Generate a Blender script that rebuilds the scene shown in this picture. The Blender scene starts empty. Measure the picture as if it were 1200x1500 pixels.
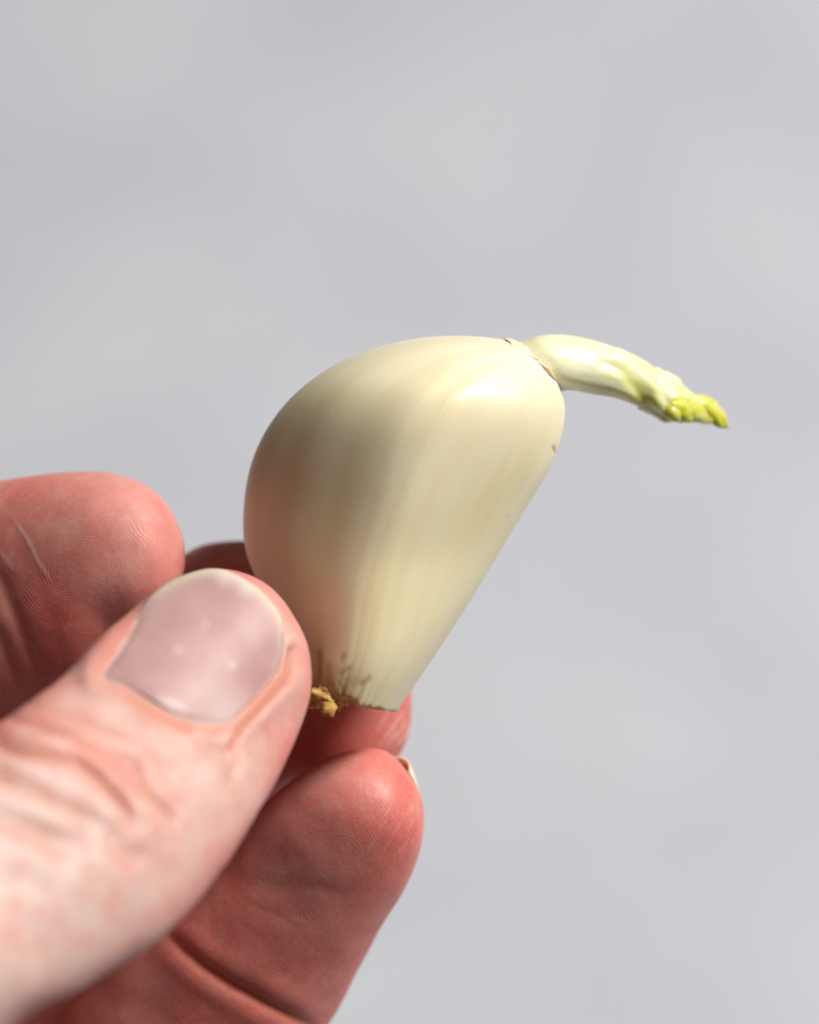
import bpy, math, random
import numpy as np
from mathutils import Matrix, Vector

random.seed(7); rng = np.random.default_rng(7)
scene = bpy.context.scene
col = scene.collection

# ------------------------------------------------------------------ frame of reference
# Geometry is laid out in millimetres in a "held" frame (X right, Y away from the
# photographer, Z up in his view) and then tilted into the world: the photographer
# looks down at a concrete worktop (z = 0) and holds the clove above it.
D = 420.0            # camera to clove, mm
S = 14.5             # photo pixels per mm at the clove
PITCH = math.radians(50)
HOLD = 0.37          # height of the clove above the worktop, m
M = Matrix.Translation((0, 0, HOLD)) @ Matrix.Rotation(-PITCH, 4, 'X')
M3 = np.array(M.to_3x3()); MT = np.array(M.translation)

def world(v):                                   # mm in held frame -> m in world
    return (np.asarray(v, float) * 0.001) @ M3.T + MT
def P(px, py, y):                               # a point of the photo at depth y -> mm
    k = (D + y) / D / S
    return np.array([(px - 600) * k, y, (750 - py) * k])
def proj(v):                                    # mm -> photo pixel
    k = D / (D + v[..., 1]) * S
    return np.stack([600 + v[..., 0] * k, 750 - v[..., 2] * k], -1)

# ------------------------------------------------------------------ camera
cam = bpy.data.cameras.new('camera'); co = bpy.data.objects.new('camera', cam); col.objects.link(co)
co.matrix_world = M @ Matrix.Translation((0, -D * .001, 0)) @ Matrix.Rotation(math.pi / 2, 4, 'X')
cam.sensor_fit = 'HORIZONTAL'; cam.sensor_width = 24
cam.lens = 24 * D / (1200 / S)
cam.clip_start = .02; cam.clip_end = 50
cam.dof.use_dof = True
cam.dof.focus_distance = (D - 4) * .001
cam.dof.aperture_fstop = cam.lens / 13.5
scene.camera = co

# ------------------------------------------------------------------ light
w = bpy.data.worlds.new('World'); scene.world = w; w.use_nodes = True
bg = w.node_tree.nodes['Background']; bg.inputs[0].default_value = (1, .93, .88, 1); bg.inputs[1].default_value = .06

def area(name, direction, dist, size, power, color):
    l = bpy.data.lights.new(name, 'AREA'); l.shape = 'RECTANGLE'; l.size, l.size_y = size
    l.energy = power; l.color = color
    o = bpy.data.objects.new(name, l); col.objects.link(o)
    d = (M.to_3x3() @ Vector((direction[0], -direction[2], direction[1]))).normalized()
    o.location = Vector((0, 0, HOLD)) + d * dist
    o.rotation_euler = d.to_track_quat('Z', 'Y').to_euler()
    return o
# direction = (right, up, towards the camera) as seen in the photo
area('window_light', (.58, .66, .47), 1.7, (.5, .6), 48, (1, .975, .94))

scene.view_settings.view_transform = 'Standard'; scene.view_settings.look = 'None'
scene.view_settings.exposure = 0; scene.view_settings.gamma = 1
scene.render.engine = 'CYCLES'

# ------------------------------------------------------------------ numeric helpers
def vnoise(p, seed=0):                          # 3-D value noise, about -1..1
    p = np.asarray(p, float); i = np.floor(p).astype(np.int64); f = p - i
    f = f * f * (3 - 2 * f); out = 0
    for a in (0, 1):
        for b in (0, 1):
            for c in (0, 1):
                h = ((i[..., 0] + a) * 374761393 + (i[..., 1] + b) * 668265263 + (i[..., 2] + c) * 2147483647 + seed * 1274126177) & 0xffffffff
                h = ((h ^ (h >> 13)) * 1274126177) & 0xffffffff
                h = (h ^ (h >> 16)) & 0xffff
                wgt = (f[..., 0] if a else 1 - f[..., 0]) * (f[..., 1] if b else 1 - f[..., 1]) * (f[..., 2] if c else 1 - f[..., 2])
                out = out + wgt * (h / 32767.5 - 1)
    return out
def fbm(p, seed=0, n=3):
    return sum(vnoise(np.asarray(p) * 2 ** k, seed + k) * .5 ** k for k in range(n))
def catmull(pts, t, ghost_end=None, ghost_start=None):
    pts = np.asarray(pts, float)
    a = pts[0] * 2 - pts[1] if ghost_start is None else ghost_start
    b = pts[-1] * 2 - pts[-2] if ghost_end is None else ghost_end
    q = np.vstack([a, pts, b]); t = np.asarray(t)
    i = np.clip(t.astype(int), 0, len(pts) - 2); f = (t - i)[:, None]
    p0, p1, p2, p3 = q[i], q[i + 1], q[i + 2], q[i + 3]
    return .5 * (2 * p1 + (p2 - p0) * f + (2 * p0 - 5 * p1 + 4 * p2 - p3) * f ** 2 + (3 * p1 - p0 - 3 * p2 + p3) * f ** 3)
def seg_dist(p, poly, closed=False):            # distance of 2-D points to a polyline, and position along it
    poly = np.asarray(poly, float); best = np.full(p.shape[:-1], 1e9); along = np.zeros(p.shape[:-1])
    n = len(poly); m = n if closed else n - 1
    for k in range(m):
        a, b = poly[k], poly[(k + 1) % n]; ab = b - a
        t = np.clip(((p - a) @ ab) / (ab @ ab), 0, 1)
        d = np.linalg.norm(p - a - t[..., None] * ab, axis=-1)
        s = d < best; best = np.where(s, d, best); along = np.where(s, (k + t) / m, along)
    return best, along
def inside(p, poly):
    poly = np.asarray(poly, float); r = np.zeros(p.shape[:-1], bool); n = len(poly)
    for k in range(n):
        a, b = poly[k], poly[(k + 1) % n]
        c = (a[1] > p[..., 1]) != (b[1] > p[..., 1])
        x = (b[0] - a[0]) * (p[..., 1] - a[1]) / (b[1] - a[1] + 1e-9) + a[0]
        r ^= c & (p[..., 0] < x)
    return r
def sstep(a, b, x):
    t = np.clip((np.asarray(x) - a) / (b - a), 0, 1); return t * t * (3 - 2 * t)
def grid_normals(V):                            # rings x sections (closed across), outward
    du = np.gradient(V, axis=0)
    dv = np.roll(V, -1, 1) - np.roll(V, 1, 1)
    n = np.cross(du, dv); n /= np.linalg.norm(n, axis=-1, keepdims=True) + 1e-9
    c = V.mean(1, keepdims=True)
    if ((V - c) * n).sum(-1).mean() < 0: n = -n
    return n

def loft(st, nphi, step, expo=2.0, round_tip=True, section=None):
    """Stations (Lx,Ly,Rx,Ry, yL,yR, front, back): the two sides of a rounded body in the
    photo, their depths, and how far it swells towards and away from the viewer (mm)."""
    st = np.array(st, float); n = len(st)
    L = np.array([P(s[0], s[1], s[4]) for s in st]); R = np.array([P(s[2], s[3], s[5]) for s in st])
    d = st[:, 6:]
    ts = []
    for k in range(n - 1):
        ln = max(np.linalg.norm((L[k + 1] - L[k])), np.linalg.norm(R[k + 1] - R[k]))
        out = max(st[k + 1, 0], st[k + 1, 2]) < -60 or min(st[k + 1, 1], st[k + 1, 3]) > 1600
        m = max(3, int(ln / (step * (4 if out else 1)))); ts += [k + j / m for j in range(m)]
    ts = np.array(ts + [n - 1 - 1e-3 if round_tip else n - 1])
    if round_tip:
        Lc = catmull(L, ts, ghost_end=R[-2]); Rc = catmull(R, ts, ghost_end=L[-2]); dc = catmull(d, ts, ghost_end=-d[-2])
    else:
        Lc = catmull(L, ts); Rc = catmull(R, ts); dc = catmull(d, ts)
    ph = np.linspace(0, 2 * math.pi, nphi, endpoint=False)
    C = (Lc + Rc) / 2; U = (Rc - Lc) / 2
    if section is None:
        cx = np.sign(np.cos(ph)) * np.abs(np.cos(ph)) ** (2 / expo); sy = np.sign(np.sin(ph)) * np.abs(np.sin(ph)) ** (2 / expo)
        dep = np.where(ph < math.pi, 1, 0)
        V = C[:, None] + U[:, None] * cx[None, :, None]
        F = np.where(dep[None, :] == 1, dc[:, :1], dc[:, 1:2]) * sy[None, :]
        V[..., 1] -= F
    else:
        V = section(C, U, dc, ts, ph)
    return V, ts, ph

def grid_faces(nr, nph):
    i = np.arange(nr - 1)[:, None]; j = np.arange(nph)[None]
    a = i * nph + j; b = i * nph + (j + 1) % nph
    return np.stack([a, b, b + nph, a + nph], -1).reshape(-1, 4)
def closed_mesh(V):                             # rings -> verts, faces with both ends closed
    nr, nph = V.shape[:2]
    v = np.vstack([V.reshape(-1, 3), V[0].mean(0), V[-1].mean(0)])
    f = [tuple(q) for q in grid_faces(nr, nph)]
    a, b = nr * nph, nr * nph + 1
    for j in range(nph):
        f.append((a, (j + 1) % nph, j)); f.append((b, (nr - 1) * nph + j, (nr - 1) * nph + (j + 1) % nph))
    return v, f
def mesh_obj(name, v, f, mat, parent=None, attrs=None, smooth=True):
    me = bpy.data.meshes.new(name)
    me.from_pydata([tuple(p) for p in world(v)], [], [tuple(int(i) for i in q) for q in f])
    if attrs:
        for k, a in attrs.items():
            at = me.attributes.new(k, 'FLOAT', 'POINT'); at.data.foreach_set('value', np.asarray(a, np.float32).ravel())
    me.update()
    import bmesh
    bm = bmesh.new(); bm.from_mesh(me); bmesh.ops.recalc_face_normals(bm, faces=bm.faces); bm.to_mesh(me); bm.free()
    me.polygons.foreach_set('use_smooth', [smooth] * len(me.polygons))
    me.materials.append(mat)
    o = bpy.data.objects.new(name, me); col.objects.link(o)
    if parent is not None:
        o.parent = parent; o.matrix_parent_inverse = parent.matrix_world.inverted()
    return o

# ------------------------------------------------------------------ materials
class NT:
    def __init__(s, name):
        s.m = bpy.data.materials.new(name); s.m.use_nodes = True; s.t = s.m.node_tree
        s.b = s.t.nodes['Principled BSDF']
    def n(s, typ, **kw):
        x = s.t.nodes.new(typ)
        for k, v in kw.items(): setattr(x, k, v)
        return x
    def l(s, a, b): s.t.links.new(a, b)
    def val(s, sock, v):
        if hasattr(v, 'is_output'): s.l(v, sock)
        else: sock.default_value = v
    def attr(s, name): return s.n('ShaderNodeAttribute', attribute_name=name).outputs['Fac']
    def math(s, op, a, b=0., c=0., clamp=False):
        x = s.n('ShaderNodeMath', operation=op, use_clamp=clamp)
        for i, v in enumerate((a, b, c)): s.val(x.inputs[i], v)
        return x.outputs[0]
    def mix(s, f, a, b, blend='MIX'):
        x = s.n('ShaderNodeMix', data_type='RGBA', blend_type=blend)
        s.val(x.inputs[0], f); s.val(x.inputs[6], a if hasattr(a, 'is_output') else (*a, 1)); s.val(x.inputs[7], b if hasattr(b, 'is_output') else (*b, 1))
        return x.outputs[2]
    def coord(s, scale=(1, 1, 1)):
        t = s.n('ShaderNodeTexCoord'); m = s.n('ShaderNodeMapping'); m.inputs['Scale'].default_value = scale
        s.l(t.outputs['Object'], m.inputs[0]); return m.outputs[0]
    def noise(s, vec, scale, detail=3., rough=.5, dist=0.):
        x = s.n('ShaderNodeTexNoise'); s.l(vec, x.inputs['Vector'])
        for k, v in (('Scale', scale), ('Detail', detail), ('Roughness', rough), ('Distortion', dist)): x.inputs[k].default_value = v
        return x.outputs['Fac']
    def rng(s, v, a, b, c=0., d=1.):
        x = s.n('ShaderNodeMapRange'); s.val(x.inputs[0], v)
        for i, q in enumerate((a, b, c, d)): x.inputs[i + 1].default_value = q
        return x.outputs[0]
    def bump(s, h, dist, strength=1., normal=None):
        x = s.n('ShaderNodeBump'); s.val(x.inputs['Strength'], strength); x.inputs['Distance'].default_value = dist
        s.l(h, x.inputs['Height'])
        if normal is not None: s.l(normal, x.inputs['Normal'])
        return x.outputs[0]
    def sss(s, weight, radius, scale):
        s.b.inputs['Subsurface Weight'].default_value = weight
        s.b.inputs['Subsurface Radius'].default_value = radius
        s.b.inputs['Subsurface Scale'].default_value = scale

def mat_skin():
    t = NT('skin'); c = t.coord()
    n1 = t.noise(c, 110, 3); n2 = t.noise(c, 420, 3, .6); n3 = t.noise(c, 2200, 2)
    red = t.math('ADD', t.attr('red'), t.math('MULTIPLY', t.math('SUBTRACT', n1, .5), .55), clamp=True)
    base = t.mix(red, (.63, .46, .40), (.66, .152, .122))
    base = t.mix(t.rng(n2, .42, .72), base, t.mix(.35, base, (.52, .10, .075)))
    base = t.mix(t.rng(t.noise(c, 230, 4, .65), .52, .74, 0, .24), base, (.78, .46, .38))
    base = t.mix(t.math('MULTIPLY', t.rng(n3, .5, .7), .12), base, (.80, .60, .52))
    base = t.mix(t.math('MULTIPLY', t.attr('crease'), .85, clamp=True), base, (.58, .20, .115))
    base = t.mix(t.math('MULTIPLY', t.attr('scar'), .6, clamp=True), base, (.85, .66, .58))
    t.l(base, t.b.inputs['Base Color'])
    t.sss(.85, (1., .28, .16), .0021)
    ph = t.attr('phase')
    ridge = t.math('SINE', t.math('MULTIPLY', t.math('ADD', ph, t.math('MULTIPLY', n2, .7)), 6.2832))
    amt = t.math('MULTIPLY', t.attr('ridge'), t.rng(n2, .25, .6, .55, 1.))
    v = t.n('ShaderNodeTexVoronoi', feature='DISTANCE_TO_EDGE'); t.l(c, v.inputs['Vector']); v.inputs['Scale'].default_value = 1500
    cells = t.math('MULTIPLY', t.math('MINIMUM', v.outputs['Distance'], .25), 3.)
    nb = t.bump(t.math('MULTIPLY', ridge, amt), .00003, .2)
    nb = t.bump(t.math('MULTIPLY', cells, t.math('SUBTRACT', 1.1, t.attr('ridge'))), .00005, .2, nb)
    nb = t.bump(n3, .00008, .22, nb)
    t.l(nb, t.b.inputs['Normal'])
    t.l(t.rng(n2, .3, .7, .46, .60), t.b.inputs['Roughness'])
    t.b.inputs['Specular IOR Level'].default_value = .5
    return t.m
def mat_nail():
    t = NT('nail'); c = t.coord(); n1 = t.noise(c, 160, 3); n2 = t.noise(c, 700, 2)
    base = t.mix(t.rng(n1, .3, .7), (.44, .245, .235), (.54, .345, .325))
    base = t.mix(t.math('MULTIPLY', t.attr('edge'), .9, clamp=True), base, (.70, .60, .46))
    base = t.mix(t.attr('lunula'), base, (.66, .52, .49))
    base = t.mix(t.attr('glint'), base, (.92, .85, .83))  # small highlights painted into the nail colour
    t.l(base, t.b.inputs['Base Color'])
    t.sss(.6, (1., .4, .25), .0010)
    st = t.noise(t.coord((1, 1, 1)), 900, 2)
    t.l(t.bump(n2, .00006, .25), t.b.inputs['Normal'])
    t.l(t.rng(n1, .3, .7, .33, .42), t.b.inputs['Roughness']); t.b.inputs['Specular IOR Level'].default_value = .4
    return t.m
def mat_clove():
    t = NT('garlic_flesh'); c = t.coord(); n1 = t.noise(c, 70, 4, .55); sp = t.noise(c, 1500, 2)
    streak = t.n('ShaderNodeTexNoise'); 
    cx = t.n('ShaderNodeCombineXYZ'); t.l(t.math('MULTIPLY', t.attr('around'), 18.), cx.inputs[0]); t.l(t.math('MULTIPLY', t.attr('along'), 1.7), cx.inputs[1])
    t.l(cx.outputs[0], streak.inputs['Vector']); streak.inputs['Scale'].default_value = 1.; streak.inputs['Detail'].default_value = 5.; streak.inputs['Roughness'].default_value = .6
    sf = streak.outputs['Fac']
    base = t.mix(t.rng(sf, .32, .68), (.77, .665, .375), (.855, .775, .545))
    base = t.mix(t.rng(n1, .4, .72, 0, .5), base, (.87, .805, .62))
    base = t.mix(t.rng(t.attr('along'), .55, 1.0, 0, .55), base, (.90, .85, .72))
    base = t.mix(t.attr('brown'), base, (.58, .33, .10))
    base = t.mix(t.attr('mark'), base, (.52, .33, .06))
    t.l(base, t.b.inputs['Base Color'])
    t.sss(.65, (1., .75, .35), .0013)
    nb = t.bump(sf, .0001, .12); nb = t.bump(sp, .00006, .22, nb)
    t.l(nb, t.b.inputs['Normal'])
    t.l(t.rng(sf, .3, .7, .34, .46), t.b.inputs['Roughness']); t.b.inputs['Specular IOR Level'].default_value = .5
    return t.m
def mat_sprout():
    t = NT('sprout_flesh'); c = t.coord(); n1 = t.noise(c, 260, 3); n2 = t.noise(c, 900, 3)
    g = t.math('ADD', t.attr('green'), t.math('MULTIPLY', t.math('SUBTRACT', n1, .5), .5), clamp=True)
    base = t.mix(t.rng(g, .0, .55), (.85, .835, .62), (.68, .68, .21))
    base = t.mix(t.rng(g, .5, 1.), base, (.56, .54, .012))
    t.l(base, t.b.inputs['Base Color']); t.sss(.6, (.8, 1., .3), .0011)
    t.l(t.bump(n2, .00015, .25), t.b.inputs['Normal']); t.b.inputs['Roughness'].default_value = .33
    return t.m
def mat_plain(name, a, b, scale, rough=.6, sss=0):
    t = NT(name); c = t.coord(); n = t.noise(c, scale, 4, .6)
    t.l(t.mix(t.rng(n, .3, .7), a, b), t.b.inputs['Base Color']); t.b.inputs['Roughness'].default_value = rough
    if sss: t.sss(sss, (1, .6, .25), .0008)
    t.l(t.bump(n, .0003, .4), t.b.inputs['Normal'])
    return t.m
def mat_concrete():
    t = NT('pale_concrete'); c = t.coord()
    n1 = t.noise(c, 11, 3, .5, .4); n2 = t.noise(c, 60, 5, .6); n3 = t.noise(c, 600, 3)
    base = t.mix(t.rng(n1, .32, .68), (.495, .507, .562), (.585, .597, .642))
    base = t.mix(t.rng(n2, .35, .7, 0, .35), base, (.50, .50, .53))
    base = t.mix(t.rng(n3, .62, .75, 0, .4), base, (.38, .38, .4))
    t.l(base, t.b.inputs['Base Color']); t.b.inputs['Roughness'].default_value = .75
    t.l(t.bump(n2, .001, .3), t.b.inputs['Normal'])
    return t.m
SKIN, NAIL, CLOVE, SPROUT, CONC = mat_skin(), mat_nail(), mat_clove(), mat_sprout(), mat_concrete()
ROOT = mat_plain('dried_root', (.56, .27, .06), (.80, .52, .18), 900, .85, .5)
ROOT.node_tree.nodes['Principled BSDF'].inputs['Specular IOR Level'].default_value = .15
PAPER = mat_plain('papery_rim', (.80, .62, .46), (.87, .76, .60), 700, .5, .4)

# ------------------------------------------------------------------ worktop
n = 24; xs = np.linspace(-.8, .8, n)
me = bpy.data.meshes.new('worktop')
vv = [(x, y + .4, 0) for y in xs for x in xs] + [(x, y + .4, -.04) for y in (-.8, .8) for x in (-.8, .8)]
ff = [(j * n + i, j * n + i + 1, (j + 1) * n + i + 1, (j + 1) * n + i) for j in range(n - 1) for i in range(n - 1)]
a = n * n; c4 = (0, n - 1, n * n - 1, n * n - n)
ff += [(a, a + 2, a + 3, a + 1)]
me.from_pydata(vv, [], ff); me.materials.append(CONC)
wt = bpy.data.objects.new('worktop', me); col.objects.link(wt); wt['kind'] = 'structure'; wt['label'] = 'pale grey concrete surface, out of focus behind the hand'

# ------------------------------------------------------------------ hand
thumb_st = [
 (-800,1500,-450,2000, -12, -12,15,15), (-480,1380,-180,1760,-44,-44,13,13), (-230,1225,20,1512,-43,-43,11,11.5),
 (-110,1135,140,1438,-37.5,-37.5,10.5,11), (-20,1072,240,1370,-32,-32,10.8,10.5), (50,1022,320,1285,-27.5,-27,10,10),
 (110,975,380,1195,-22.5,-22.5,8.6,9.5), (165,925,420,1115,-18,-18,7.4,9), (210,884,443,1045,-15,-15,6.6,8.5),
 (243,860,452,985,-13,-13,5.8,7.6), (275,843,441,928,-12,-12,4.6,6), (308,834,400,868,-11.5,-11.5,2.6,3.4), (353,840,353,840,-11.5,-11.5,0,0)]
index_st = [
 (-760,1040,-790,1330,26,26,11,11), (-480,860,-450,1170,24,24,10.5,10.5), (-250,770,-200,1125,17,17,10,10),
 (-120,730,-70,1110,12,13,9.3,9.5), (-30,710,40,1062,8.5,10,9.0,9.3), (50,695,120,1010,6,7,9.2,9), (115,689,170,955,4.5,5.5,9.2,8.6),
 (172,693,215,925,3.5,4.5,8.6,7.6), (218,711,248,895,3,4,7.2,6), (250,741,267,855,3.5,4,4.6,3.8), (272,797,272,797,4,4,0,0)]
middle_st = [
 (-610,1180,-720,1460,32,32,11,11), (-340,1310,-420,1610,36,36,10.5,11), (-170,1395,-60,1680,34,34,10,11), (-94,1320,132,1500,30,30,9.5,10),
 (14,1180,240,1360,26,26,9.3,9.5), (110,1045,340,1250,22.5,22.5,9.3,9), (200,915,430,1170,19.5,19.5,9.2,9),
 (268,815,505,1160,17.5,17.5,9.0,8.6), (352,793,565,1130,17,17,8.4,7.6), (455,810,594,1085,17,17,7,6), (545,880,601,1030,17,17,4.4,3.6), (595,950,595,950,17,17,0,0)]
ring_st = [
 (-600,1440,-760,1740,29,29,11,11),
 (-250,1620,-330,1940,35,35,10.5,11),
 (0,1720,60,2020,33,33,10,11),
 (60,1610,300,1830,25,24,10,10),
 (85,1510,400,1650,19,17.5,9.6,9.6),
 (145,1435,455,1545,16,14.5,9.3,9.3),
 (220,1360,512,1446,13,11.5,9,9),
 (310,1270,562,1355,10.5,9,9.2,9),
 (375,1190,601,1282,8,7,9.4,8.6),
 (428,1141,619,1224,6,5.5,8.8,7.8),
 (477,1111,617,1172,5,5,7.2,6.2),
 (520,1096,595,1126,5,5,4.4,3.8),
 (562,1098,562,1098,5,5,0,0)]
little_st = [
 (-560,1720,-690,1990,30,30,10,10), (-300,1900,-360,2170,36,36,9.5,9.5), (-60,2040,0,2300,34,34,9,9), (60,2010,200,2230,30,30,8.5,8.5),
 (160,1930,340,2120,26,26,8.2,8.2), (260,1850,420,2020,23,23,8,8), (330,1800,460,1950,21,21,7,6.6), (390,1775,465,1880,20,20,4.4,4), (440,1800,440,1800,20,20,0,0)]
palm_st = [
 (-2700,1750,-2750,2450,20,20,22,22), (-2200,1620,-2250,2320,20,20,22,22), (-1700,1450,-1720,2120,20,20,18,18), (-1400,1290,-1420,2080,20,20,15,16),
 (-1080,1080,-1100,2060,21,21,15,15), (-820,990,-840,2010,22,22,14,13.5), (-620,1020,-640,1950,24,24,11.5,12), (-490,1180,-500,1800,25,25,7,8), (-430,1480,-430,1480,26,26,0,0)]

nail_px = [(147,990),(170,953),(195,911),(220,874),(250,851),(286,837),(316,833),(347,842),(380,864),(406,894),(419,928),(420,960),
           (413,983),(402,1000),(379,1026),(357,1048),(334,1066),(300,1064),(272,1055),(229,1029),(187,1006)]

def smooth_closed(poly, m):
    poly = np.array(poly, float); k = len(poly); q = np.vstack([poly[-1], poly, poly[0], poly[1]])
    t = np.linspace(0, k, m, endpoint=False); i = t.astype(int); f = (t - i)[:, None]
    p0, p1, p2, p3 = q[i], q[i + 1], q[i + 2], q[i + 3]
    return .5 * (2 * p1 + (p2 - p0) * f + (2 * p0 - 5 * p1 + 4 * p2 - p3) * f ** 2 + (3 * p1 - p0 - 3 * p2 + p3) * f ** 3)
nail_c = smooth_closed(nail_px, 160)

class Finger:
    soft = 1.
    def __init__(s, st, nphi, step, expo=2.1):
        s.V, s.ts, s.ph = loft(st, nphi, step, expo)
        s.V0 = s.V.copy(); s.N = grid_normals(s.V); s.px = proj(s.V)
        s.front = sstep(-.25, .35, -s.N[..., 1])           # faces the photographer
        sh = s.V.shape[:2]
        s.at = {k: np.zeros(sh) for k in ('red', 'crease', 'ridge', 'phase', 'scar')}
    def crease(s, poly, width, depth, bulge=0., tint=1., fade=True, bw=None):
        depth *= s.soft; bulge *= s.soft
        d, al = seg_dist(s.px, poly)
        g = np.exp(-(d / width) ** 2)
        env = np.clip(np.sin(np.pi * np.clip(al, .02, .98)) * 1.6, 0, 1) if fade else 1
        bw = bw or width * 2.6
        b = np.exp(-((d - bw) / (width * 1.6)) ** 2)
        s.V += s.N * ((-depth * g + bulge * b) * env * s.front)[..., None]
        s.at['crease'] = np.maximum(s.at['crease'], np.exp(-(d / (width * 1.25)) ** 2) * env * s.front * tint)
    def scar(s, poly, width, amt):
        d, al = seg_dist(s.px, poly)
        g = np.exp(-(d / width) ** 2) * s.front * np.clip(np.sin(np.pi * np.clip(al, .02, .98)) * 1.5, 0, 1)
        s.at['scar'] = np.maximum(s.at['scar'], g * amt); s.V += s.N * (g * .05 * amt)[..., None]
    def lumps(s, amp, scale, seed):
        s.V += s.N * (amp * fbm(s.V0 / scale, seed))[..., None]

th = Finger(thumb_st, 300, .25, 2.3); th.soft = 1.05
ix = Finger(index_st, 260, .25, 2.1)
md = Finger(middle_st, 200, .32, 2.1)
rg = Finger(ring_st, 280, .25, 2.15)
lt = Finger(little_st, 80, .8)
pm = Finger(palm_st, 120, 1.2, 2.4)

# --- thumb: nail bed, folds, knuckle wrinkles
inn = inside(th.px, nail_c); nd, _ = seg_dist(th.px, nail_c, True); sd = np.where(inn, -nd, nd)   # px, <0 under the nail
isf = th.N[..., 1] < -.05
# the nail plate: a curved sheet fitted to the thumb's back
sel = inn & (nd > 12) & (th.N[..., 1] < -.35)
def quad(p):
    x = (p[..., 0] - 290) / 130; y = (p[..., 1] - 950) / 120
    return np.stack([np.ones_like(x), x, y, x * x, x * y, y * y], -1)
coef, *_ = np.linalg.lstsq(quad(th.px[sel]), th.V[sel][:, 1], rcond=None)
def nail_y(p):                                                # arched across its width
    b = ((p[..., 0] - 285) * .80 + (p[..., 1] - 955) * .60) / 135
    return quad(p) @ coef - .45 + 1.5 * b * b
axis = np.array([.50, -.866])
along_n = (th.px - np.array([240., 1030.])) @ axis            # px towards the tip from the nail root
under = inn & isf
k = sstep(0, 16, -sd)
newy = th.V[..., 1] * (1 - k) + (nail_y(th.px) + .55) * k
th.V[..., 1] = np.where(under, newy, th.V[..., 1])
side = 1 - sstep(95, 165, along_n)
fold = np.exp(-((sd - 17) / 15) ** 2) * side * th.front * (sd > -4)
th.V += th.N * (.38 * fold)[..., None]
groove = np.exp(-((sd - 1) / 6.) ** 2) * isf * (1 - .6 * sstep(110, 170, along_n))
th.V -= th.N * (.05 * groove)[..., None]
th.at['crease'] = np.maximum(th.at['crease'], .4 * np.exp(-((sd - 5) / 7.) ** 2) * isf * side)
th.crease([(424,955),(416,990),(398,1012),(372,1040),(348,1066),(338,1095)], 6.5, .35, .12, .95, False)
th.crease([(152,1006),(192,1026),(240,1055),(272,1070),(285,1080)], 9, .10, .10, .8)
th.crease([(-30,1080),(0,1092),(32,1104),(108,1116),(148,1148),(182,1190),(190,1215)], 8.5, .55, .34, .75)
th.crease([(0,1050),(40,1060),(80,1072),(132,1092),(192,1116),(212,1160),(250,1200),(262,1235)], 8.5, .42, .28, .65)
th.crease([(-40,1130),(0,1142),(48,1160),(100,1186),(140,1210)], 9.5, .34, .24, .5)
th.crease([(60,1098),(110,1098),(150,1118),(185,1150),(215,1200)], 8, .24, .14, .45)
th.crease([(20,1030),(70,1040),(130,1058),(190,1085)], 9, .2, .12, .4)
th.crease([(-60,1190),(0,1200),(60,1225),(110,1250)], 14, .22, .16, .3)
th.crease([(300,1090),(325,1110),(335,1150)], 10, .14, .1, .3)
th.crease([(350,1080),(345,1120),(330,1160)], 7, .12, .08, .35)
th.crease([(150,1215),(180,1245),(215,1262)], 14, .2, .12, .25)
th.lumps(.07, 4.5, 3); th.lumps(.4, 15, 4)
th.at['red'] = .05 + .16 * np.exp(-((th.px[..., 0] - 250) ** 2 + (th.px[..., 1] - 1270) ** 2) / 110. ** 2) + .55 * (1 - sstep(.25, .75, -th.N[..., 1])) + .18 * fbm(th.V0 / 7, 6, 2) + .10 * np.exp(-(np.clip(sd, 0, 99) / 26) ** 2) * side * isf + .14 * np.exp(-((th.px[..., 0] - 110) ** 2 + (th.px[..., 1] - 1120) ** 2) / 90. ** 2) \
    + .28 * sstep(380, 440, th.px[..., 0] + (th.px[..., 1] - 1000) * .3) * 0
th.at['ridge'] = .9 * sstep(.1, .5, th.N[..., 1]); th.at['phase'] = np.hypot(th.px[..., 0] - 330, th.px[..., 1] - 970) / 7.

def whorl(f, cx, cy, ang, ratio, pitch, seed, warp=9):
    p = f.px - np.array([cx, cy]); c, s_ = math.cos(ang), math.sin(ang)
    a = p[..., 0] * c + p[..., 1] * s_; b = -p[..., 0] * s_ + p[..., 1] * c
    r = np.sqrt(a * a + (b / ratio) ** 2 + 120) + warp * fbm(f.V0 / 4., seed, 3) + 22 * fbm(f.V0 / 9., seed + 5, 1) + 8 * np.sin(np.arctan2(b, a) * 1. + .6)
    f.at['phase'] = r / pitch; f.at['ridge'] = (.25 + .75 * f.front) * np.clip(.6 + 1.1 * fbm(f.V0 / 2.2, seed + 9, 3), .1, 1.2)
whorl(ix, 122, 828, math.radians(-20), .72, 4.7, 11)
whorl(rg, 480, 1300, math.radians(-58), .62, 4.7, 12)
whorl(md, 430, 960, math.radians(-50), .8, 5.6, 13)
# --- index: joint creases and thin scratches
ix.crease([(-20,820),(0,850),(25,905),(50,965),(70,1000)], 9, .15, .06, .4)
ix.crease([(-30,880),(0,930),(20,980),(30,1010)], 8, .12, .05, .35)
ix.scar([(14,752),(40,790),(58,828),(78,856)], 2.0, 1.)
ix.scar([(-5,800),(8,820),(22,838)], 2.0, .7)
ix.scar([(3,860),(14,868),(22,880)], 1.8, .5)
ix.lumps(.06, 4, 21); ix.lumps(.25, 14, 22)
ix.at['red'] = .72 + .2 * fbm(ix.V0 / 9, 23, 2)
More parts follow.
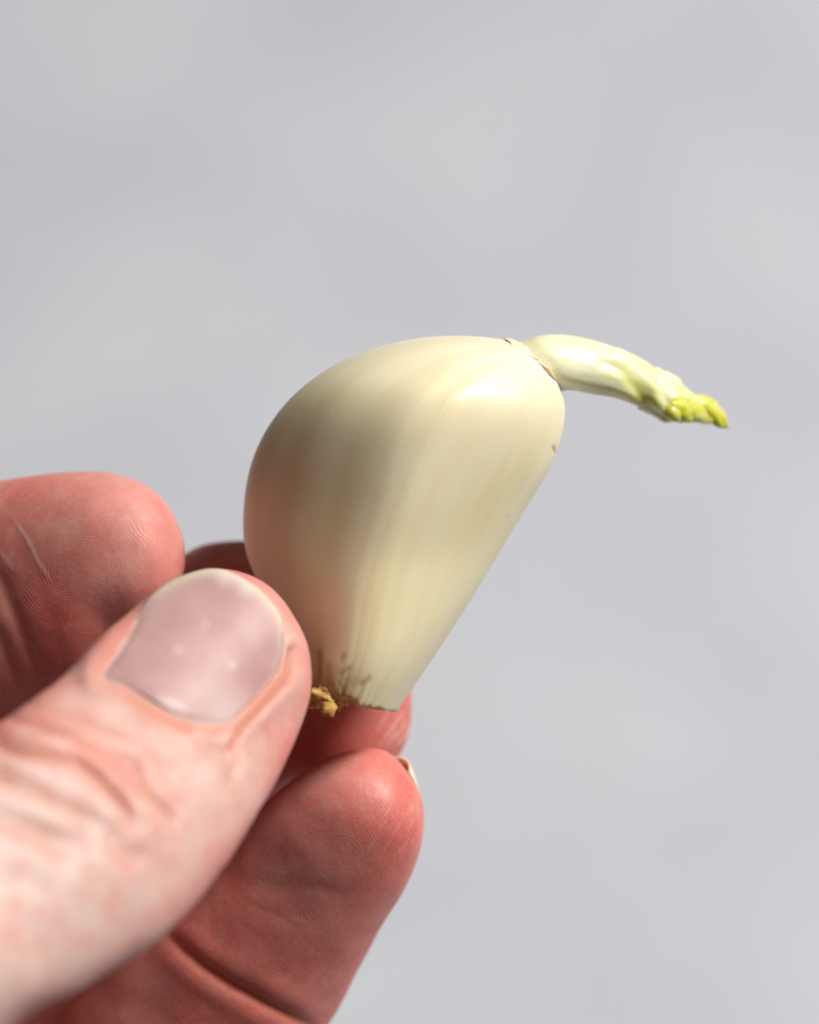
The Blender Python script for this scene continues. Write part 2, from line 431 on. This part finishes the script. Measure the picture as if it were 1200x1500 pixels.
# --- ring: joint crease, fine lines
rg.crease([(228,1352),(262,1385),(300,1418),(345,1447),(395,1474),(440,1496),(470,1512)], 9, .42, .12, .85, True, 26)
rg.crease([(330,1300),(380,1330),(425,1352),(450,1378),(470,1400)], 3.5, .018, .0, .5)
rg.crease([(395,1420),(412,1390),(432,1368),(462,1342)], 3.5, .018, .0, .5)
rg.crease([(350,1290),(410,1300),(470,1300),(520,1318)], 9, .03, .02, .2)
rg.crease([(520,1255),(545,1272),(565,1300)], 5, .018, .0, .2)
for k in range(9):
    x = 535 + rng.uniform(0, 70); y = 1180 + rng.uniform(0, 80)
    rg.scar([(x, y), (x + 10, y - 12), (x + 15, y - 20)], 1.3, .35)
rg.lumps(.05, 4, 31); rg.lumps(.25, 13, 32)
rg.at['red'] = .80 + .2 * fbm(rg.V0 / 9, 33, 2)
for k in range(8):
    x = 560 + k * 5 + rng.uniform(-4, 4); y = 1085 - rng.uniform(0, 30)
    md.scar([(x - 12, y + 16), (x, y), (x + 10, y - 18)], 1.5, .7)
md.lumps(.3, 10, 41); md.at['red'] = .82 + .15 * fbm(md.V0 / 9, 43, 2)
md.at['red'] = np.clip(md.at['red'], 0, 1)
for f in (lt, pm): f.at['red'] += .45

objs = []
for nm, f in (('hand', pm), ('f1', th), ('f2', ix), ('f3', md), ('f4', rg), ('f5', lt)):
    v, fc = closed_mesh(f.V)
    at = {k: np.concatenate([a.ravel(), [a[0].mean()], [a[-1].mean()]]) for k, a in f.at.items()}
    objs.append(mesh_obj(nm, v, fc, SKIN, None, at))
hand = objs[0]
for o in objs[1:]:
    md_ = hand.modifiers.new('join', 'BOOLEAN'); md_.operation = 'UNION'; md_.solver = 'MANIFOLD'; md_.object = o
dg = bpy.context.evaluated_depsgraph_get(); dg.update()
me = bpy.data.meshes.new_from_object(hand.evaluated_get(dg), preserve_all_data_layers=True, depsgraph=dg)
hand.modifiers.clear(); old = hand.data; hand.data = me; me.name = 'hand'; bpy.data.meshes.remove(old)
for o in objs[1:]:
    m_ = o.data; bpy.data.objects.remove(o); bpy.data.meshes.remove(m_)
me.polygons.foreach_set('use_smooth', [True] * len(me.polygons))
print('hand verts', len(me.vertices), [a.name for a in me.attributes])
hand['label'] = 'hand with thumb in front and fingertips behind, pinching the garlic clove'
hand['category'] = 'hand'

# thumb nail: a plate of real thickness over the bed
cen = np.array([292., 952.]); rings = 30
top, sdn = [], []
for r in np.linspace(0.02, 1, rings):
    q = cen + (nail_c - cen) * r
    d, _ = seg_dist(q, nail_c, True); sdn.append(d)
    y = nail_y(q) - .12 + .36 * np.exp(-(d / 10.) ** 2) * (1 - sstep(60, 150, (q - np.array([240., 1030.])) @ axis))
    y = y + .25 * np.exp(-(d / 5.) ** 2) * sstep(90, 150, (q - np.array([240., 1030.])) @ axis)
    top.append(np.array([P(a[0], a[1], b) for a, b in zip(q, y)]))
T = np.array(top); B = T[::-1].copy(); B[..., 1] += .55
V = np.concatenate([T, B[:]], 0)
v, fc = closed_mesh(V)
pp = proj(V); d2 = np.concatenate([np.array(sdn), np.array(sdn)[::-1]])
al = (pp - np.array([240., 1030.])) @ axis
edge = np.exp(-(d2 / 11.) ** 2) * sstep(95, 165, al)
lun = .8 * np.exp(-((pp[..., 0] - 330) ** 2 + (pp[..., 1] - 1050) ** 2) / 45. ** 2)
glint = sum(a * np.exp(-((pp[..., 0] - x) ** 2 + (pp[..., 1] - y) ** 2) / r ** 2) for x, y, r, a in
           [(341,975,5,.3),(261,952,8,.2),(412,977,5,.3),(330,846,14,.3),(360,862,12,.25),(300,916,9,.15)])  # places of the painted highlights on the nail plate
def flat(a): return np.concatenate([a.ravel(), [a[0].mean()], [a[-1].mean()]])
mesh_obj('nail', v, fc, NAIL, hand, {'edge': flat(edge), 'lunula': flat(lun), 'glint': flat(np.clip(glint, 0, 1))})['label'] = 'broad short thumbnail with pale worn edge'

def back_nail(f, t0, t1, phi, half, grow):
    """nail on the far side of a finger: a patch of its surface lifted off, running past the tip"""
    n = len(f.ts); i0 = np.searchsorted(f.ts, t0); i1 = min(np.searchsorted(f.ts, t1), n - 2)
    rows = np.linspace(i0, i1, 18).astype(int); rows = np.unique(rows)
    nph = len(f.ph); c = phi / (2 * math.pi) * nph
    js = (np.round(c + np.linspace(-half, half, 25) / (2 * math.pi) * nph).astype(int)) % nph
    A = f.V0[rows][:, js]; Nn = f.N[rows][:, js]
    u = np.linspace(0, 1, len(rows))[:, None]; w_ = np.linspace(-1, 1, 25)[None]
    dirn = (A[len(rows) // 2 + 1, 12] - A[len(rows) // 2 - 3, 12]); dirn /= np.linalg.norm(dirn)
    shape = u * (1 - .35 * w_ ** 2)
    A = A + Nn * (.12 + .5 * (1 - u) * -.3)[..., None] + dirn * (grow * np.clip(shape - .55, 0, 1))[..., None]
    Bt = A - Nn * .3
    nr = len(rows); v = np.vstack([A.reshape(-1, 3), Bt.reshape(-1, 3)]); fc = []; K = nr * 25
    for i in range(nr - 1):
        for j in range(24):
            a = i * 25 + j; fc += [(a, a + 1, a + 26, a + 25), (K + a, K + a + 25, K + a + 26, K + a + 1)]
    for i in range(nr - 1):
        for j in (0, 24): a = i * 25 + j; fc.append((a, a + 25, K + a + 25, K + a))
    for j in range(24):
        for i in (0, nr - 1): a = i * 25 + j; fc.append((a, a + 1, K + a + 1, K + a))
    e = np.concatenate([np.repeat(sstep(.7, .95, u), 25, 1).ravel()] * 2)
    return mesh_obj('nail', v, fc, NAIL, hand, {'edge': e, 'lunula': e * 0, 'glint': e * 0})
back_nail(rg, 8.2, 10.85, math.radians(-38), math.radians(42), 2.5)['label'] = 'short pale fingernail edge on the lowest finger'
back_nail(md, 7.5, 10.5, math.radians(-90), math.radians(55), 3)
back_nail(ix, 5.6, 8.6, math.radians(-90), math.radians(50), 1.)
back_nail(lt, 5.0, 7.2, math.radians(-90), math.radians(55), 2.5)

# ------------------------------------------------------------------ sprouting garlic clove
root = bpy.data.objects.new('garlic_clove', None); col.objects.link(root)
root.location = Vector(world([P(520, 1030, 0)])[0]); root.empty_display_size = .01
bpy.context.view_layer.update()
root['label'] = 'peeled cream garlic clove with a curved green-tipped sprout, held between thumb and fingers'
root['category'] = 'garlic'

# L, R, yL, yR, front (mm), back (mm)
clove_st = [
 (425,1004,581,1042, 2, 1, 8.0, 5), (422,968,607,1003, 2.5, 1, 9.2, 6), (416,935,645,947, 3, 1.5, 10.4, 7.2), (388,872,690,877, 4, 2, 11.6, 8),
 (360,810,731,810, 5, 2.5, 12.6, 8.4), (357,740,772,742, 5, 2.5, 13.3, 8.6), (370,670,805,688, 4.5, 2.5, 13.6, 8.6), (404,607,822,644, 3.5, 2.5, 13.4, 8.4),
 (455,556,828,608, 2.5, 2.5, 12.3, 8), (520,519,827,588, 2.2, 2.5, 10.5, 7.4), (590,498,823,576, 2, 2.5, 8.7, 6.5), (660,491,820,569, 2, 2.5, 7.0, 5.5),
 (718,494,818,564, 2, 2.5, 5.4, 4.5), (758,501,814,559, 2, 2.5, 3.9, 3.6)]
ridge_u = np.array([.0,-.04,-.06,-.02,.07,.12,.10,.06,.05,.05,0,0,0,0])
ridge_s = np.array([.08,.12,.25,.42,.54,.56,.44,.28,.12,.05,0,0,0,0])   # how angular the section is
def clove_section(C, U, dc, ts, ph):
    ru = catmull(ridge_u[:, None], ts)[:, 0]; rs = np.clip(catmull(ridge_s[:, None], ts)[:, 0], 0, 1)
    V = np.zeros((len(ts), len(ph), 3))
    m = len(ph)
    for i in range(len(ts)):
        df, db = dc[i]
        # angular outline: left, ridge, right, back; rounded one: an ellipse
        pts = np.array([(1, 0), (.93, .30 * df), ((1 + ru[i]) / 2 + .05, .66 * df), (ru[i] + .16, .955 * df), (ru[i], 1.02 * df), (ru[i] - .16, .93 * df), ((ru[i] - 1) / 2 - .04, .60 * df),
                        (-.93, .24 * df), (-1, 0), (-.9, -.4 * db), (-.5, -.85 * db), (0, -db), (.5, -.85 * db), (.9, -.4 * db)])
        ell_a = np.array([0, .33, .82, 1.33, 1.5708, 1.81, 2.32, 2.81, math.pi, 3.6, 4.15, 4.7124, 5.27, 5.83])
        e = np.stack([np.cos(ell_a), np.where(np.sin(ell_a) > 0, df, db) * np.sin(ell_a)], -1)
        e[4, 0] = e[4, 0] * .5 + ru[i] * .5
        q = pts * rs[i] + e * (1 - rs[i])
        s = smooth_closed(q, m)
        V[i] = C[i] + U[i] * s[:, :1]; V[i, :, 1] -= s[:, 1]
    return V
CV, cts, cph = loft(clove_st, 220, .3, round_tip=False, section=clove_section)
for _ in range(26): CV[:] = .5 * CV + .25 * (np.roll(CV, 1, 1) + np.roll(CV, -1, 1))
for _ in range(40): CV[1:-1] = .5 * CV[1:-1] + .25 * (CV[2:] + CV[:-2])
CN = grid_normals(CV); nring = len(cts)
tn = cts / cts.max(); arc = np.cumsum(np.linalg.norm(np.diff(np.concatenate([CV[:, -1:], CV], 1), axis=1), axis=-1), 1); around = arc / arc[:, -1:]; along = np.repeat(tn[:, None], 220, 1)
# shallow lengthwise undulation, stronger to the root
u3 = np.stack([np.cos(cph) * 4, np.sin(cph) * 4, 0 * cph], -1)[None] + np.array([0, 0, 1.]) * (tn * 2.5)[:, None, None]
CV += CN * (.14 * fbm(u3 * np.array([.6, .6, .5]), 51, 2) + .012 * fbm(u3 * np.array([3, 3, .4]), 52, 2))[..., None]
# root end torn ragged
rag = fbm(np.stack([np.cos(around[0] * 6.2832) * 4, np.sin(around[0] * 6.2832) * 4, 0 * cph], -1), 61, 4)
adir = np.array([-.12, 0, -1.])
fall = np.exp(-(tn / .075) ** 2)
base_px = proj(CV[0])
ragw = .8 * rag + .2 * np.exp(-((base_px[:, 0] - 488) / 12) ** 2) - .25 * np.exp(-((base_px[:, 0] - 508) / 16) ** 2) - .2
ragw = np.clip(ragw, -.55, .9)
ragw *= 1 - sstep(530, 575, base_px[:, 0])
CV += fall[:, None, None] * ragw[None, :, None] * adir
pxc = proj(CV); frontc = sstep(-.1, .3, -CN[..., 1])
brown = np.zeros(CV.shape[:2])
brown += np.exp(-(tn / .05) ** 2)[:, None] * (.75 - .75 * sstep(490, 540, pxc[..., 0])) * (.6 + .8 * np.abs(fbm(CV / 1.3, 62)))
scab = np.exp(-(tn / .045) ** 2)[:, None] * (1 - sstep(505, 530, pxc[..., 0])) * frontc
CV += CN * (.14 * scab * fbm(CV / .75, 64, 3))[..., None]
brown += .4 * np.exp(-(tn / .012) ** 2)[:, None] * (1 - sstep(535, 570, pxc[..., 0])) 
mark = np.zeros(CV.shape[:2])
for poly, wd, am in [([(467,955),(468,985),(466,1010)], 5, .8), ([(500,968),(503,960)], 4, .5), ([(499,988),(510,980)], 4, .55), ([(530,1002),(541,994)], 4.5, .6), ([(480,975),(482,1000)], 4, .4),
                     ([(811,655),(813,661)], 2.6, 1.), ([(742,755),(744,757)], 1.6, .35), ([(712,845),(714,847)], 1.8, .25), ([(800,560),(806,566)], 2, .3)]:
    d, al_ = seg_dist(pxc, poly); g = np.exp(-(d / wd) ** 2) * frontc; mark = np.maximum(mark, am * g); CV -= CN * (.08 * g * am)[..., None]
# close the ends: hollowed root scar, rounded neck
inner = []
for r, dz in ((.96, -.08), (.8, -.15), (.5, -.2), (.2, -.2)):
    c0 = CV[0].mean(0); q = c0 + (CV[0] - c0) * r; q = q - adir * dz + .15 * fbm(q / .9, 63)[:, None] * adir; inner.append(q)
CVf = np.concatenate([np.array(inner)[::-1], CV], 0)
pad = np.ones((4, 220))
v, fc = closed_mesh(CVf)
ca = {'around': np.concatenate([np.repeat(around[:1], 4, 0), around]), 'along': np.concatenate([pad * 0, along]),
      'brown': np.clip(np.concatenate([pad * .5, brown]), 0, .95), 'mark': np.concatenate([pad * 0, mark])}
mesh_obj('clove_body', v, fc, CLOVE, root, {k: flat(a) for k, a in ca.items()})

# dried root stubs at the base
def shard(px, py, y, dx, dy, ln, r, seed):
    a = P(px, py, y); dv = np.array([dx, 0, -dy]); dv = dv / np.linalg.norm(dv); sidev = np.cross(dv, [0, 1, 0]); rings_ = []
    for t in np.linspace(0, 1, 12):
        rr = r * max(0, math.sin(math.pi * (.06 + .94 * t ** 1.15))) ** .55 + .02
        c = a + dv * ln * t + sidev * .15 * math.sin(t * 4 + seed)
        ring_ = [c + rr * (math.cos(p) * sidev + math.sin(p) * np.array([0, .7, 0])) for p in np.linspace(0, 2 * math.pi, 14, endpoint=False)]
        rings_.append(ring_)
    V = np.array(rings_); V += .3 * r * fbm(V / .5, seed, 4)[..., None] * grid_normals(V)
    v, fc = closed_mesh(V); return mesh_obj('root_stub', v, fc, ROOT, root)
for s_ in [(475,1010,-5.5,.34,1,2.9,.9,71),(461,1010,-4.0,-.35,1,2.0,.8,72),(452,1010,-2.6,-.6,1,2.0,.8,73),(497,1006,-5.9,-.15,1,1.1,.5,74),
           (523,1010,-5.9,.15,1,1.1,.45,77),(486,1012,-5.0,.3,1,1.4,.5,78)]:
    shard(*s_)

# corky root plate filling the torn base
a_, b_ = np.meshgrid(np.linspace(.03, math.pi - .03, 40), np.linspace(0, 2 * math.pi, 64, endpoint=False), indexing='ij')
V = np.stack([2.5 * np.sin(a_) * np.cos(b_), 3.9 * np.sin(a_) * np.sin(b_), 1.5 * np.cos(a_)], -1) + P(482, 1013, -2.1)
V += grid_normals(V) * (.55 * fbm(V / .8, 111, 4))[..., None]
v, fc = closed_mesh(V); mesh_obj('root_plate', v, fc, ROOT, root)
# sprout: sheath, then crumpled inner leaf
def back_off(x): return 2. + 10 * max(0., (x - 780) / 280) ** 1.2     # the sprout leans away from the viewer
def leaf_body(name, st, nphi, step, fn, green, parent):
    st = [(*q[:4], q[4] + back_off(q[0]), q[5] + back_off(q[0]), *q[6:]) for q in st]
    V, ts, ph = loft(st, nphi, step)
    Nn = grid_normals(V); tt = ts / ts.max()
    V = fn(V, Nn, tt, ph)
    v, fc = closed_mesh(V); g = np.clip(green(proj(V), tt, ph), 0, 1)
    return mesh_obj(name, v, fc, SPROUT, parent, {'green': flat(g)})
sheath_st = [
 (728,506,795,590, 1.5,1.5,3.0,3.0), (760,500,812,577, 1,1,3.1,3.1), (790,491,835,571, .5,.5,3.1,3.1), (825,490,868,577, 0,0,2.9,2.9), (862,496,900,583, -.5,-.5,2.9,2.9), (898,507,930,594,-1,-1,2.8,2.8),
 (930,520,955,604,-1.2,-1.2,2.6,2.6), (955,535,975,613,-1.5,-1.5,2.3,2.3), (975,556,985,606,-1.5,-1.5,1.5,1.5), (988,584,988,584,-1.5,-1.5,0,0)]
def f_sheath(V, Nn, tt, ph):
    p = proj(V)
    d, al_ = seg_dist(p, [(885,532),(912,545),(930,565),(945,592),(952,606)])
    fr = sstep(-.2, .3, -Nn[..., 1])
    V = V - Nn * (.24 * np.exp(-(d / 9.) ** 2) * fr)[..., None]
    d, al_ = seg_dist(p, [(905,520),(935,540),(955,565),(965,590)])
    V = V + Nn * (.35 * np.exp(-(d / 9.) ** 2) * fr)[..., None]
    tw = np.stack([np.cos(ph) * 2.2, np.sin(ph) * 2.2, 0 * ph], -1)[None] + np.array([0, 0, 1.]) * (tt * 4)[:, None, None]
    return V + Nn * (.07 * fbm(tw, 81, 3))[..., None]
def g_sheath(p, tt, ph):
    d, _ = seg_dist(p, [(880,530),(912,545),(932,568),(948,600)])
    return .04 + .28 * np.exp(-(d / 11.) ** 2) + .25 * sstep(860, 985, p[..., 0]) + .08 * sstep(540, 600, p[..., 1])
sp = leaf_body('sprout', sheath_st, 96, .22, f_sheath, g_sheath, root)
def f_leaf(seed, amp, sc):
    def fn(V, Nn, tt, ph):
        k = np.sin(np.pi * np.clip(tt, 0, 1)) ** .4
        a = amp * fbm(V / sc, seed, 2)
        return V + Nn * (a * k[:, None])[..., None]
    return fn
def f_crinkle(seed, amp, turns, n):
    def fn(V, Nn, tt, ph):
        k = sstep(0, .12, tt) * (1 - .5 * sstep(.8, 1, tt))
        q = tt[:, None] * n + ph[None] / (2 * math.pi) * turns + .35 * fbm(V / 1.6, seed, 2)
        a = amp * (np.abs(np.sin(np.pi * q)) ** .7 - .6) + amp * .25 * fbm(V / .9, seed + 1, 2)
        return V + Nn * (a * k[:, None])[..., None]
    return fn
leaf_body('leaf', [(930,556,935,600,-1,-1,1.6,1.6),(957,538,958,609,-1.4,-1.4,2.35,2.2),(975,542,975,618,-1.6,-1.6,2.3,2.1),(990,551,992,619,-1.8,-1.8,2.1,1.9),(1003,567,1008,618,-1.9,-1.9,1.7,1.6),
                   (1020,577,1022,618,-2,-2,1.4,1.4),(1036,582,1034,620,-2,-2,1.25,1.2),(1049,589,1045,622,-2,-2,1.0,1.0),(1059,602,1056,626,-2,-2,.7,.7),(1067,625,1067,625,-2,-2,0,0)],
          84, .14, f_crinkle(91, .30, 2, 4.),
          lambda p, tt, ph: .12 + .4 * sstep(590, 614, p[..., 1]) * sstep(955, 985, p[..., 0]) + .5 * sstep(985, 1025, p[..., 0]) + .22 * fbm(np.concatenate([p / 14., 0 * p[..., :1]], -1), 95) - .35 * sstep(1052, 1066, p[..., 0]), sp)
leaf_body('leaf', [(972,592,974,612,-3,-3,.8,.8),(984,580,988,617,-3.4,-3.4,1.2,1.1),(1002,582,1004,618,-3.2,-3.2,1.2,1.1),(1022,590,1020,619,-2.9,-2.9,1.0,1.0),(1040,602,1036,620,-2.6,-2.6,.6,.6),(1050,616,1050,616,-2.4,-2.4,0,0)],
          60, .14, f_crinkle(93, .2, 1, 3), lambda p, tt, ph: .78 + .25 * fbm(np.concatenate([p / 10., 0 * p[..., :1]], -1), 96), sp)

# papery rim where the sprout breaks out
rimV = []
ringc = CV[-1]; c0 = ringc.mean(0); ax = np.array([.78, 0, -.30]); ax /= np.linalg.norm(ax)
e = ringc - c0; rg_n = fbm(np.stack([np.cos(cph) * 3, np.sin(cph) * 3, 0 * cph], -1), 101, 4)
for k, (s_, up) in enumerate([(1.0, -1.4), (1.05, -.9), (1.075, -.2), (1.06, .4), (1.02, .6), (.97, .3), (.95, -.4), (.9, -1.2)]):
    rimV.append(c0 + e * (s_ + .03 * rg_n[:, None]) + ax * (up + (.3 * rg_n[:, None] if 2 < k < 6 else 0)))
V = np.array(rimV)[:, ::2]
V += .06 * fbm(V / .5, 102)[..., None]
v, fc = closed_mesh(V)
mesh_obj('papery_rim', v, fc[:-2 * V.shape[1]], PAPER, root)
